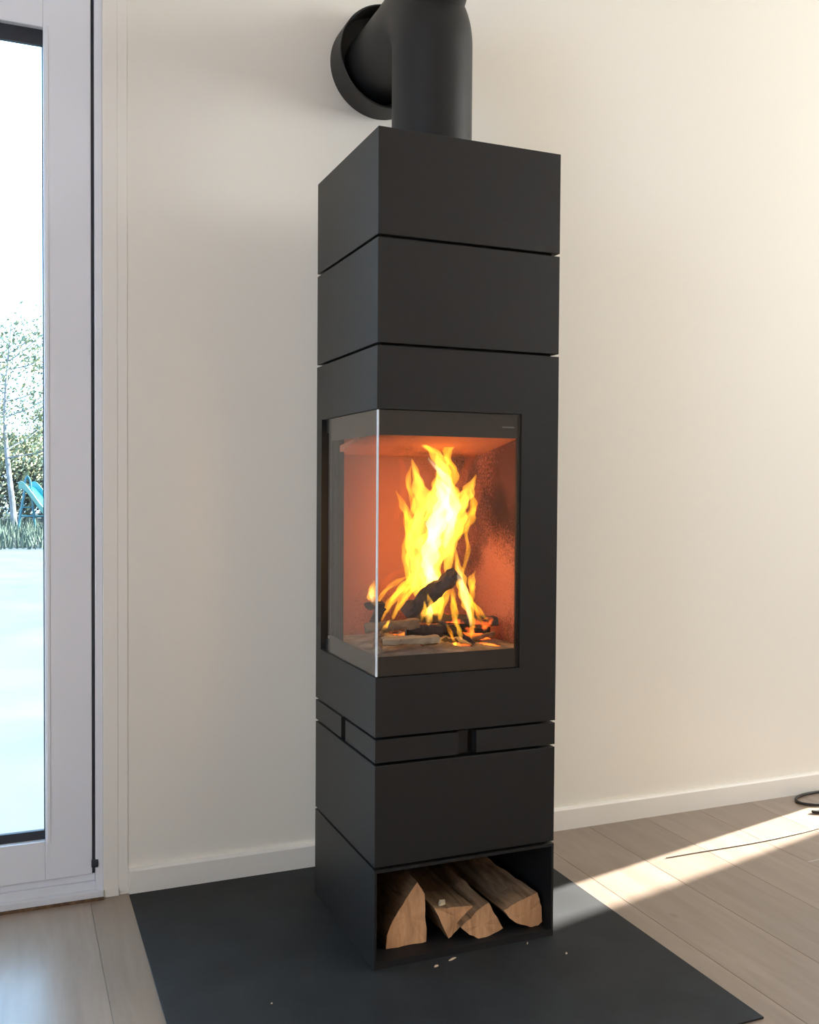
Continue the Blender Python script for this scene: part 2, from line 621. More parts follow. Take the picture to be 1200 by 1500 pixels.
# casing strip between frame and wall
dpart('casing', -0.458, -0.425, YW - 0.003, YW + 0.004, FZ, 2.2, M['trim'], bevel=0.0015)
dpart('casing', -0.425, -0.4035, YW - 0.0022, YW + 0.004, 0.004, 2.2, M['trim'], bevel=0.001)
dpart('casing_foot', -0.456, -0.424, YW - 0.006, YW - 0.0032, FZ, 0.014, M['trim'], bevel=0.001)
# fixed frame
dpart('frame_jamb', -0.475, -0.4575, YW + 0.0, YW + 0.10, 0.012, 2.14, M['door_white'], bevel=0.002)
dpart('frame_jamb', DX0, DX0 + 0.05, YW + 0.0, YW + 0.10, 0.012, 2.14, M['door_white'], bevel=0.002)
dpart('frame_head', DX0 + 0.05, -0.475, YW + 0.0, YW + 0.10, 2.10, 2.14, M['door_white'], bevel=0.002)
dpart('gasket_strip', -0.482, -0.475, YW + 0.009, YW + 0.06, 0.052, 2.10, M['gasket'])
dpart('gasket_strip', DX0 + 0.05, DX0 + 0.058, YW + 0.009, YW + 0.06, 0.052, 2.10, M['gasket'])
# sill
dpart('threshold', DX0, -0.458, YW - 0.012, YW + 0.005, FZ, 0.016, M['sill'], bevel=0.0015)
dpart('threshold', DX0 + 0.002, -0.4585, YW + 0.005, YW + 0.16, FZ, 0.034, M['sill'], bevel=0.0015)
dpart('weather_bar', DX0 + 0.05, -0.475, YW + 0.012, YW + 0.07, 0.034, 0.050, M['door_white'], bevel=0.0015)
dpart('floor_strip', DX0, -0.458, YW - 0.017, YW - 0.012, FZ, 0.002, M['log_bark'])
# leaf
leaf = empty('door_leaf', (0, 0, 0))
adopt(leaf, door)
GX0, GX1, GZ0, GZ1 = -1.345, -0.582, 0.141, 1.953
LY0, LY1 = YW + 0.004, YW + 0.064


def lpart(name, *a, **k):
    return dpart(name, *a, parent=leaf, **k)


lpart('stile', GX1, -0.482, LY0, LY1, 0.052, 2.10, M['door_white'], bevel=0.002)
lpart('stile', DX0 + 0.058, GX0, LY0, LY1, 0.052, 2.10, M['door_white'], bevel=0.002)
lpart('rail', GX0, GX1, LY0, LY1, 0.052, GZ0, M['door_white'], bevel=0.002)
lpart('rail', GX0, GX1, LY0, LY1, GZ1, 2.10, M['door_white'], bevel=0.002)
lpart('glass_pane', GX0, GX1, LY0 + 0.028, LY0 + 0.034, GZ0, GZ1, M['pane'])
lpart('glazing_gasket', GX0, GX1, LY0 + 0.016, LY0 + 0.027, GZ0, GZ0 + 0.02, M['gasket'])
lpart('glazing_gasket', GX0, GX1, LY0 + 0.016, LY0 + 0.027, GZ1 - 0.034, GZ1, M['gasket'])
lpart('glazing_gasket', GX1 - 0.0022, GX1, LY0 + 0.016, LY0 + 0.027, GZ0 + 0.02, GZ1 - 0.034, M['gasket'])
lpart('glazing_bead', GX1 + 0.004, GX1 + 0.011, LY0 - 0.0025, LY0 + 0.002, GZ0 - 0.004, GZ1 + 0.004, M['door_white'], bevel=0.001)
hinge = dpart('hinge', -0.484, -0.469, YW - 0.004, YW + 0.009, 0.068, 0.086, M['gasket'], bevel=0.002)

# opened tall window on the right of the stove wall (outside the frame; the sun enters here)
win = empty('window_2', (2.87, YW, 0))
tag(win, 'open glazed doorway in the stove wall', kind='structure')
WY0, WY1 = YW + 0.14, YW + 0.20


def wpart(name, x0, x1, y0, y1, z0, z1, mt, par):
    o = box(name, x0, x1, y0, y1, z0, z1, mt, bevel=0.0)
    return adopt(o, par)


wpart('window_frame', WX0, WX0 + 0.06, WY0, WY1, WZ0, WZ1, M['door_white'], win)
wpart('window_frame', WX1 - 0.06, WX1, WY0, WY1, WZ0, WZ1, M['door_white'], win)
wpart('window_frame', WX0 + 0.06, WX1 - 0.06, WY0, WY1, WZ0, WZ0 + 0.06, M['door_white'], win)
wpart('window_frame', WX0 + 0.06, WX1 - 0.06, WY0, WY1, WZ1 - 0.06, WZ1, M['door_white'], win)
win3 = empty('window_3', (X1, -1.30, 0))
tag(win3, 'wide window in the right wall', kind='structure')
for (a, b, c, d) in ((-2.50, -2.44, 1.45, 3.05), (-0.16, -0.10, 1.45, 3.05), (-2.44, -0.16, 1.45, 1.51), (-2.44, -0.16, 2.99, 3.05), (-1.33, -1.27, 1.51, 2.99)):
    wpart('window_frame', X1 + 0.03, X1 + 0.09, a, b, c, d, M['door_white'], win3)
wpart('glass_pane', X1 + 0.055, X1 + 0.061, -2.44, -1.33, 1.51, 2.99, M['pane_clear'], win3)
wpart('glass_pane', X1 + 0.055, X1 + 0.061, -1.27, -0.16, 1.51, 2.99, M['pane_clear'], win3)
win4 = empty('added_window', (X0, -1.8, 0))  # unseen window, added to cool and lighten the left side
tag(win4, 'added square window in the unseen left wall', kind='structure')
for (a, b, c, d) in ((-2.35, -2.29, 0.95, 2.05), (-1.31, -1.25, 0.95, 2.05), (-2.29, -1.31, 0.95, 1.01), (-2.29, -1.31, 1.99, 2.05)):
    wpart('window_frame', X0 - 0.09, X0 - 0.03, a, b, c, d, M['door_white'], win4)
wpart('glass_pane', X0 - 0.063, X0 - 0.057, -2.29, -1.31, 1.01, 1.99, M['pane_clear'], win4)

# ------------------------------------------------------------------ floor plate
plate = box('floor_plate', -0.402, 0.592, -0.413, YW - 0.016, FZ + 0.0002, 0.0, M['plate'], bevel=0.0008)
tag(plate, 'black square floor plate lying under the stove', 'floor plate')

# ------------------------------------------------------------------ stove
W, D = 0.403, 0.394
ZG = [0.0, 0.199, 0.404, 0.4547, 1.2198, 1.427, 1.6345]     # joints
G = 0.0027                                                   # half joint
INS = 0.013
stove = empty('wood_stove', (W / 2, D / 2, 0))
tag(stove, 'tall black square wood stove of stacked steel modules with corner glass', 'stove')


def spart(o, parent=stove):
    return adopt(o, parent)


def module(name, z0, z1, label=None):
    o = box(name, 0, W, 0, D, z0, z1, M['stove'], bevel=0.0012)
    return spart(o)


module('steel_module', ZG[5] + G, ZG[6])
module('steel_module', ZG[4] + G, ZG[5] - G)
module('steel_module', ZG[1] + G, ZG[2] - G)
# recessed cores in the joints
for z0, z1 in ((ZG[5] - G, ZG[5] + G), (ZG[4] - G, ZG[4] + G), (ZG[1] - G, ZG[1] + G)):
    spart(box('joint_core', INS, W - INS, INS, D - INS, z0, z1, M['core']))
spart(box('joint_core', 0.02, W - 0.02, 0.02, D - 0.02, ZG[2] - G, ZG[3] + G, M['core']))
# air-control band: two bars that wrap the corners, slots between them
z0, z1 = ZG[2] + G, ZG[3] - G


def bar(name, pts):
    n = len(pts)
    v = [(a, b, z) for z in (z0, z1) for (a, b) in pts]
    f = [tuple(range(n)), tuple(range(2 * n - 1, n - 1, -1))] + [(i, (i + 1) % n, n + (i + 1) % n, n + i) for i in range(n)]
    return spart(mesh_obj(name, v, f, M['stove'], bevel=0.0008))


t = 0.0195
bar('air_slider', [(0, 0), (0.179, 0), (0.179, t), (t, t), (t, 0.181), (0, 0.181)])
bar('band_bar', [(0.219, 0), (W, 0), (W, D), (W - t, D), (W - t, t), (0.219, t)])
bar('band_bar', [(0, 0.208), (t, 0.208), (t, D - t), (W - t, D - t), (W - t, D), (0, D)])
spart(box('slot_plate', 0.180, 0.205, 0.012, 0.0195, z0, z1, M['stove']))

# firebox housing: box with a two-sided corner opening, built on a cell grid
HX = [0, 0.012, 0.3165, 0.372, W]
HY = [0, 0.012, 0.307, 0.357, D]
HZ = [ZG[3] + G, 0.5735, 0.598, 1.066, 1.0955, ZG[4] - G]


def solid(i, j, k):
    # i over x, j over y, k over z
    if k == 0 or k == 4:
        return True
    inner = 1 <= i <= 2 and 1 <= j <= 2             # cavity
    if k == 1 or k == 3:                             # upper / lower sill behind the glass
        if i == 0 and j <= 2:
            return False
        if j == 0 and i <= 1:
            return False
        return True
    if inner:
        return False
    if j == 0 and i <= 1:
        return False                                 # front opening
    if i == 0 and j <= 2:
        return j == 2 and False
    return True


def voxel_shell(name, xs, ys, zs, sol, mt):
    verts, faces, idx = [], [], {}

    def vid(a, b, c):
        k = (a, b, c)
        if k not in idx:
            idx[k] = len(verts)
            verts.append((xs[a], ys[b], zs[c]))
        return idx[k]
    nx, ny, nz = len(xs) - 1, len(ys) - 1, len(zs) - 1

    def s(i, j, k):
        return 0 <= i < nx and 0 <= j < ny and 0 <= k < nz and sol(i, j, k)
    for i in range(nx):
        for j in range(ny):
            for k in range(nz):
                if not s(i, j, k):
                    continue
                for d, q in (((-1, 0, 0), [(0, 0, 0), (0, 0, 1), (0, 1, 1), (0, 1, 0)]), ((1, 0, 0), [(1, 0, 0), (1, 1, 0), (1, 1, 1), (1, 0, 1)]),
                             ((0, -1, 0), [(0, 0, 0), (1, 0, 0), (1, 0, 1), (0, 0, 1)]), ((0, 1, 0), [(0, 1, 0), (0, 1, 1), (1, 1, 1), (1, 1, 0)]),
                             ((0, 0, -1), [(0, 0, 0), (0, 1, 0), (1, 1, 0), (1, 0, 0)]), ((0, 0, 1), [(0, 0, 1), (1, 0, 1), (1, 1, 1), (0, 1, 1)])):
                    if not s(i + d[0], j + d[1], k + d[2]):
                        faces.append(tuple(vid(i + a, j + b, k + c) for a, b, c in q))
    return mesh_obj(name, verts, faces, mt)


housing = spart(voxel_shell('firebox_housing', HX, HY, HZ, solid, M['stove']))
# dark reveal strips at the end of each glass
adopt(box('seal_strip', 0.3095, 0.3164, 0.0055, 0.0118, 0.5737, 1.0953, M['core']), housing)
adopt(box('seal_strip', 0.0055, 0.0118, 0.3005, 0.3068, 0.5737, 1.0953, M['core']), housing)
adopt(box('inner_frame', 0.012, 0.024, 0.268, 0.3069, 0.5985, 1.0655, M['core']), housing)
# lining: stone floor, back slabs, right slab, baffle
adopt(box('lining_floor', 0.016, 0.3715, 0.016, 0.3565, 0.5982, 0.6045, M['stone'], bevel=0.001), housing)
adopt(box('lining_slab', 0.026, 0.3715, 0.343, 0.3565, 0.6047, 1.0655, M['liner'], bevel=0.0015), housing)
adopt(box('lining_slab', 0.359, 0.3715, 0.014, 0.3428, 0.6047, 1.0655, M['liner_soot'], bevel=0.0015), housing)
bv = [(0.014, 0.014, 1.064), (0.3585, 0.014, 1.064), (0.3585, 0.30, 1.015), (0.014, 0.30, 1.015),
      (0.014, 0.014, 1.0657), (0.3585, 0.014, 1.0657), (0.3585, 0.30, 1.03), (0.014, 0.30, 1.03)]
adopt(mesh_obj('baffle', bv, [(0, 1, 2, 3), (7, 6, 5, 4), (0, 4, 5, 1), (1, 5, 6, 2), (2, 6, 7, 3), (3, 7, 4, 0)], M['liner']), housing)

# glass
gf = spart(box('glass_pane', 0.0045, 0.3150, 0.0008, 0.0048, 0.5755, 1.0937, M['stove_glass']))
gs = spart(box('glass_pane', 0.0008, 0.0043, 0.0045, 0.3055, 0.5755, 1.0937, M['stove_glass']))
gf['label'] = 'front glass pane with dark printed border'
gs['label'] = 'side glass pane with dark printed border'
adopt(box('printed_border', 0.006, 0.3090, 0.0052, 0.0060, 1.0455, 1.0935, M['print']), gf)
adopt(box('printed_border', 0.006, 0.3090, 0.0052, 0.0060, 0.5757, 0.6135, M['print']), gf)
adopt(box('printed_border', 0.0052, 0.0060, 0.0065, 0.3000, 1.0455, 1.0935, M['print']), gs)
adopt(box('printed_border', 0.0052, 0.0060, 0.0065, 0.3000, 0.5757, 0.6135, M['print']), gs)
spart(box('glass_corner_edge', 0.0004, 0.0046, 0.0004, 0.0046, 0.5755, 1.0937, M['edge'], bevel=0.0012))['label'] = 'bright polished corner edge of the glass'
# tiny grey maker's print at the top right of the front glass
mv, mf = [], []
xx = 0.272
for wd in (0.0022, 0.0026, 0.0018, 0.0026, 0.0014, 0.0024, 0.0024, 0.0018, 0.0026, 0.003):
    v, f = box_vf(xx, xx + wd, 0.0003, 0.0007, 1.0660, 1.0690)
    b0 = len(mv)
    mv += v
    mf += [tuple(b0 + q for q in ff) for ff in f]
    xx += wd + 0.0005
tag(adopt(mesh_obj('print_mark', mv, mf, M['mark']), gf), kind='stuff')

# wood compartment at the foot: open front box
BX = [0, 0.005, W - 0.005, W]
BY = [0, D - 0.006, D]
BZ = [0.0, 0.014, ZG[1] - G - 0.006, ZG[1] - G]
comp = spart(voxel_shell('log_compartment', BX, BY, BZ, lambda i, j, k: not (i == 1 and j == 0 and k == 1), M['stove']))
comp.data.materials.append(M['niche'])
for p in comp.data.polygons:
    c = p.center
    if 0.001 < c.x < W - 0.001 and 0.001 < c.y < D - 0.001 and 0.001 < c.z < ZG[1] - G - 0.001 and c.y > 0.002:
        p.material_index = 1

# ------------------------------------------------------------------ flue
PX, PY, PR = 0.198, 0.2, 0.0872
flue = empty('flue_pipe', (PX, PY, ZG[6]))
tag(flue, 'thick black flue pipe bending from the stove top into the wall', 'flue pipe')
EZ = 1.895
ER = 0.09
adopt(lathe('collar', [(PR + 0.006, 0), (PR + 0.006, 0.003), (PR, 0.003), (PR, 0)], (PX, PY, ZG[6]), 'z', M['pipe']), flue)
adopt(tube('pipe', [(PX, PY, ZG[6] + 0.0005), (PX, PY, 1.7), (PX, PY, EZ - 0.04)], PR, M['pipe'], seg=64), flue)
ep = []
for i in range(17):
    a = math.pi / 2 * i / 16
    ep.append((PX, PY + ER - ER * math.cos(a), EZ + ER * math.sin(a)))
HZc = EZ + ER
adopt(tube('elbow', [(PX, PY, EZ - 0.04), (PX, PY, EZ - 0.01)] + ep + [(PX, PY + ER + 0.03, HZc)], PR, M['pipe'], seg=64), flue)
adopt(tube('pipe', [(PX, PY + ER + 0.03, HZc), (PX, YW + 0.004, HZc)], PR - 0.001, M['pipe'], seg=64), flue)
# inspection cap on the outer side of the elbow
ca = math.radians(45)
cdir = Vector((0, -math.cos(ca), math.sin(ca)))
cc = Vector((PX, PY + ER, EZ)) + cdir * (ER + PR)
adopt(tube('inspection_cap', [cc - cdir * 0.04, cc - cdir * 0.0012, cc + cdir * 0.012, cc + cdir * 0.016],
           [0.066, 0.066, 0.066, 0.061], M['pipe'], seg=48), flue)
# wall rosette: deep ring with a dark dish
RR = 0.1245
ros = adopt(lathe('wall_rosette', [(RR, 0), (RR, -0.078), (RR - 0.002, -0.080), (RR - 0.004, -0.078), (RR - 0.004, -0.012), (0.05, -0.010), (0.05, 0)],
                  (PX + 0.006, YW, 1.992), 'y', M['pipe'], seg=64), flue)
ros['label'] = 'wide round wall collar'

# ------------------------------------------------------------------ split logs


def split_log(name, outline, y0, length, yaw, label, bark=(), taper=0.06, seed=1, dz=0.0, group=None, cat='log'):
    """outline: (x,z) points of the near end; extruded away from the viewer with natural unevenness"""
    pts = []
    m = len(outline)
    for i in range(m):
        a, b = outline[i], outline[(i + 1) % m]
        for s in range(4):
            pts.append((a[0] + (b[0] - a[0]) * s / 4, a[1] + (b[1] - a[1]) * s / 4, i))
    n = len(pts)
    cx = sum(p[0] for p in pts) / n
    cz = sum(p[1] for p in pts) / n
    zmin = min(p[1] for p in pts)
    K = 14
    verts, faces, mi = [], [], []
    for k in range(K + 1):
        s = k / K
        sc = 1 - taper * s
        for j, (px, pz, e) in enumerate(pts):
            q = Vector((px * 9, s * 3.0 + seed, pz * 9))
            d = noise.noise(q * 3.0) * 0.004 + noise.noise(q * 9.0) * 0.0016
            vx = cx + (px - cx) * sc + math.sin(yaw) * s * length
            vz = cz + (pz - cz) * sc + dz * s
            dirx, dirz = px - cx, pz - cz
            ln = math.hypot(dirx, dirz) + 1e-6
            jag = noise.noise(Vector((px * 80, pz * 80, seed))) * 0.003 if k == 0 else 0
            verts.append((vx + dirx / ln * d, y0 + s * length * math.cos(yaw) + jag, max(vz + dirz / ln * d, zmin)))
    for k in range(K):
        for j in range(n):
            j2 = (j + 1) % n
            faces.append((k * n + j, k * n + j2, (k + 1) * n + j2, (k + 1) * n + j))
            mi.append(2 if pts[j][2] in bark else 1)
    for base, k in ((0, 0), (K * n, K)):
        c = len(verts)
        verts.append((cx + math.sin(yaw) * length * (k / K), y0 + (length * math.cos(yaw) if k else 0.0015), cz + dz * (k / K)))
        for j in range(n):
            faces.append((base + j, base + (j + 1) % n, c))
            mi.append(0)
    me_o = mesh_obj(name, [(v[0] - cx, v[1] - y0, v[2] - zmin) for v in verts], faces, [M['log_end'], M['log_side'], M['log_bark']], mat_idx=mi)
    me_o.location = (cx, y0, zmin)
    return tag(me_o, label, cat, group)


ZN = 0.0142
GRP = 'firewood in the stove foot'
split_log('firewood_log', [(0.0426, ZN), (0.0454, 0.0431), (0.0599, 0.0754), (0.0776, 0.1004), (0.0953, 0.1255), (0.1102, 0.1415), (0.1256, 0.1138), (0.129, 0.0709), (0.1309, ZN), (0.0931, ZN)],
          0.044, 0.29, 0.02, 'tall wedge of firewood standing at the left in the stove foot', bark=(0, 1, 2, 3, 4), seed=1.3, group=GRP)
split_log('firewood_log', [(0.1798, ZN), (0.1468, 0.0825), (0.1855, 0.0780), (0.2326, 0.0735), (0.2285, 0.0560), (0.2035, 0.0360)],
          0.040, 0.28, -0.03, 'square split log with a loose splinter on top, second from left', bark=(0,), seed=4.1, dz=0.008, group=GRP)
split_log('firewood_log', [(0.2370, ZN), (0.2150, 0.0258), (0.1960, 0.0440), (0.2230, 0.0640), (0.2588, 0.0861), (0.274, 0.0605), (0.2930, 0.0262), (0.2664, ZN + 0.002)],
          0.018, 0.30, 0.015, 'low split log with round underside, third from left', bark=(0, 1, 5, 6, 7), seed=7.7, group=GRP)
split_log('firewood_log', [(0.3621, ZN), (0.3308, 0.0267), (0.3099, 0.0465), (0.2962, 0.0605), (0.3336, 0.0743), (0.3780, 0.0875), (0.3880, 0.053), (0.3925, 0.0194), (0.380, ZN)],
          0.024, 0.30, -0.05, 'broad split log with curved bark underside, rightmost in the stove foot', bark=(0, 1, 2, 6), seed=9.2, group=GRP)

# splinters on the logs and crumbs on the plate


def chip(loc, l, w, h, rot, label, seed, mt='chip', name='wood_chip'):
    rr = random.Random(seed)
    v = []
    for sx in (-1, -0.3, 0.4, 1):
        for (a, b) in ((-1, 0), (1, 0), (0.6, 1), (-0.7, 1)):
            k = 0.35 if abs(sx) == 1 else 1.0
            v.append((sx * l / 2, a * w / 2 * k * rr.uniform(0.7, 1.2), b * h * k * rr.uniform(0.7, 1.2)))
    f = []
    for i in range(3):
        for j in range(4):
            f.append((i * 4 + j, i * 4 + (j + 1) % 4, i * 4 + 4 + (j + 1) % 4, i * 4 + 4 + j))
    f += [(3, 2, 1, 0), (12, 13, 14, 15)]
    o = mesh_obj(name, v, f, M[mt])
    o.location = loc
    o.rotation_euler = (0, 0, rot)
    return tag(o, label, 'wood chip')


chip((0.170, 0.055, 0.0815), 0.020, 0.012, 0.010, 0.6, 'curled splinter lying on the second split log', 3)
chip((0.162, -0.0155, 0.0), 0.020, 0.004, 0.003, 0.35, 'longest pale splinter on the plate before the stove', 5)
chip((0.120, -0.030, 0.0), 0.011, 0.004, 0.003, 0.2, 'pale crumb on the plate below the tall wedge of firewood', 8)
chip((0.335, -0.012, 0.0), 0.009, 0.003, 0.002, 0.9, 'pale crumb on the plate below the rightmost log', 9)
chip((0.387, -0.080, 0.0), 0.005, 0.004, 0.003, 0.1, 'lone crumb on the plate right of the stove front', 12)
chip((-0.215, -0.043, 0.0), 0.004, 0.003, 0.002, 0.1, 'lone white speck on the plate left of the stove', 13)

# ------------------------------------------------------------------ the fire


def burnt(name, a, b, r, sect, mts, label, seed, sides=9, lump=0.3, cat='burning log', flat=1.0):
    """split piece between two points; mts = (side, end)"""
    a, b = Vector(a), Vector(b)
    t = (b - a).normalized()
    up = Vector((0, 0, 1)) if abs(t.z) < 0.9 else Vector((1, 0, 0))
    s1 = t.cross(up).normalized()
    s2 = s1.cross(t)
    K = 20
    verts, faces, mi = [], [], []
    rr = random.Random(seed)
    base = [1 + rr.uniform(-lump, lump) for _ in range(sides)]
    for k in range(K + 1):
        c = a.lerp(b, k / K)
        for j in range(sides):
            an = 2 * math.pi * j / sides + seed
            q = r * base[j] * (1 + 0.34 * noise.noise(Vector((j * 1.3, k * 0.5, seed))) + 0.14 * noise.noise(Vector((j * 3.1, k * 1.7, seed)))) * (0.9 if k in (0, K) else 1)
            verts.append(c + s1 * math.cos(an) * q + s2 * math.sin(an) * q * flat)
    for k in range(K):
        for j in range(sides):
            j2 = (j + 1) % sides
            faces.append((k * sides + j, k * sides + j2, (k + 1) * sides + j2, (k + 1) * sides + j))
            mi.append(0)
    faces.append(tuple(range(sides)))
    faces.append(tuple(range(K * sides, (K + 1) * sides)))
    mi += [1, 1]
    o = mesh_obj(name, verts, faces, list(mts), mat_idx=mi)
    return tag(o, label, cat, 'logs in the fire')


def ember_mat():
    m, nt, b = new_mat('glowing_char')
    tc = N(nt, 'ShaderNodeTexCoord')
    v = N(nt, 'ShaderNodeTexVoronoi', feature='DISTANCE_TO_EDGE')
    v.inputs['Scale'].default_value = 75
    nt.links.new(tc.outputs['Object'], v.inputs['Vector'])
    n = N(nt, 'ShaderNodeTexNoise')
    n.inputs['Scale'].default_value = 22
    nt.links.new(tc.outputs['Object'], n.inputs['Vector'])
    r = N(nt, 'ShaderNodeValToRGB')
    r.color_ramp.elements[0].position = 0.53
    r.color_ramp.elements[0].color = (0, 0, 0, 1)
    r.color_ramp.elements[1].position = 0.72
    r.color_ramp.elements[1].color = (1, 1, 1, 1)
    nt.links.new(n.outputs['Fac'], r.inputs['Fac'])
    b.inputs['Base Color'].default_value = (0.03, 0.02, 0.018, 1)
    b.inputs['Roughness'].default_value = 0.9
    b.inputs['Emission Color'].default_value = (1.0, 0.13, 0.015, 1)
    mu = N(nt, 'ShaderNodeMath', operation='MULTIPLY')
    mu.inputs[1].default_value = 5.0
    nt.links.new(r.outputs['Color'], mu.inputs[0])
    nt.links.new(mu.outputs[0], b.inputs['Emission Strength'])
    return m


M['ember'] = ember_mat()
burnt('burning_log', (0.122, 0.15, 0.672), (0.226, 0.108, 0.762), 0.0165, 0, (M['char'], M['char']), 'charred log leaning diagonally up through the flames', 1.0, lump=0.2)
burnt('burning_log', (0.022, 0.125, 0.653), (0.134, 0.10, 0.662), 0.0125, 0, (M['tan_wood'], M['char']), 'brown log lying level at the left behind the glass corner', 2.3, lump=0.25, flat=0.75)
burnt('burning_log', (0.150, 0.19, 0.662), (0.348, 0.16, 0.645), 0.0125, 0, (M['ember'], M['tan_wood']), 'long glowing log lying at the right under the flames', 3.1, lump=0.25)
burnt('burning_log', (0.040, 0.075, 0.632), (0.160, 0.060, 0.634), 0.0135, 0, (M['pale_wood'], M['tan_wood']), 'pale unburnt split log lying at the very front', 4.6, sides=6, lump=0.2, flat=0.75)
burnt('burning_log', (0.108, 0.112, 0.644), (0.186, 0.098, 0.641), 0.0135, 0, (M['char'], M['pale_wood']), 'short dark piece lying on the pale front log', 5.2, sides=6, lump=0.2)
burnt('burning_log', (0.194, 0.125, 0.658), (0.256, 0.085, 0.614), 0.0085, 0, (M['char'], M['char']), 'dark curled strip of bark sloping to the front right', 6.4, sides=7, lump=0.35, flat=0.5)
burnt('burning_log', (0.018, 0.10, 0.703), (0.060, 0.125, 0.700), 0.0085, 0, (M['char'], M['char']), 'small charred stub held high at the left with a flame on it', 7.9, lump=0.3)
burnt('burning_log', (0.024, 0.055, 0.618), (0.066, 0.150, 0.650), 0.010, 0, (M['tan_wood'], M['pale_wood']), 'thin tan stick seen through the side glass', 8.8, lump=0.25)
burnt('burning_log', (0.235, 0.215, 0.628), (0.318, 0.140, 0.630), 0.0115, 0, (M['ember'], M['char']), 'glowing short log slanting at the right rear', 9.5, lump=0.3)
burnt('burning_log', (0.262, 0.130, 0.613), (0.322, 0.125, 0.628), 0.008, 0, (M['tan_wood'], M['tan_wood']), 'flat tan splinter beside the right lining', 10.1, sides=6, lump=0.3, flat=0.6)
burnt('burning_log', (0.055, 0.125, 0.690), (0.075, 0.225, 0.640), 0.011, 0, (M['char'], M['char']), 'charred stick leaning towards the back lining', 11.3, lump=0.3)

# ash and ember bed (heightfield)
nx, ny = 44, 40
verts, faces = [], []
for j in range(ny + 1):
    for i in range(nx + 1):
        x = 0.03 + (0.355 - 0.03) * i / nx
        y = 0.03 + (0.338 - 0.03) * j / ny
        u, v2 = (i / nx - 0.5) * 2, (j / ny - 0.55) * 2
        e = max(0.0, 1 - (u * u * 0.9 + v2 * v2)) ** 0.7
        z = 0.6052 + e * (0.010 + 0.012 * max(0, noise.noise(Vector((x * 22, y * 22, 2)))) + 0.006 * noise.noise(Vector((x * 70, y * 70, 5))))
        verts.append((x, y, max(z, 0.6049)))
for j in range(ny):
    for i in range(nx):
        a = j * (nx + 1) + i
        faces.append((a, a + 1, a + nx + 2, a + nx + 1))
ashbed = mesh_obj('ash_bed', verts, faces, [M['ash'], M['ember']], smooth=True,
                  mat_idx=[1 if noise.noise(Vector((verts[f[0]][0] * 30, verts[f[0]][1] * 30, 9))) > 0.12 and 0.12 < verts[f[0]][0] < 0.32 and verts[f[0]][1] > 0.08 else 0 for f in faces])
tag(ashbed, 'grey ash and glowing embers on the firebox floor', 'ash', kind='stuff')

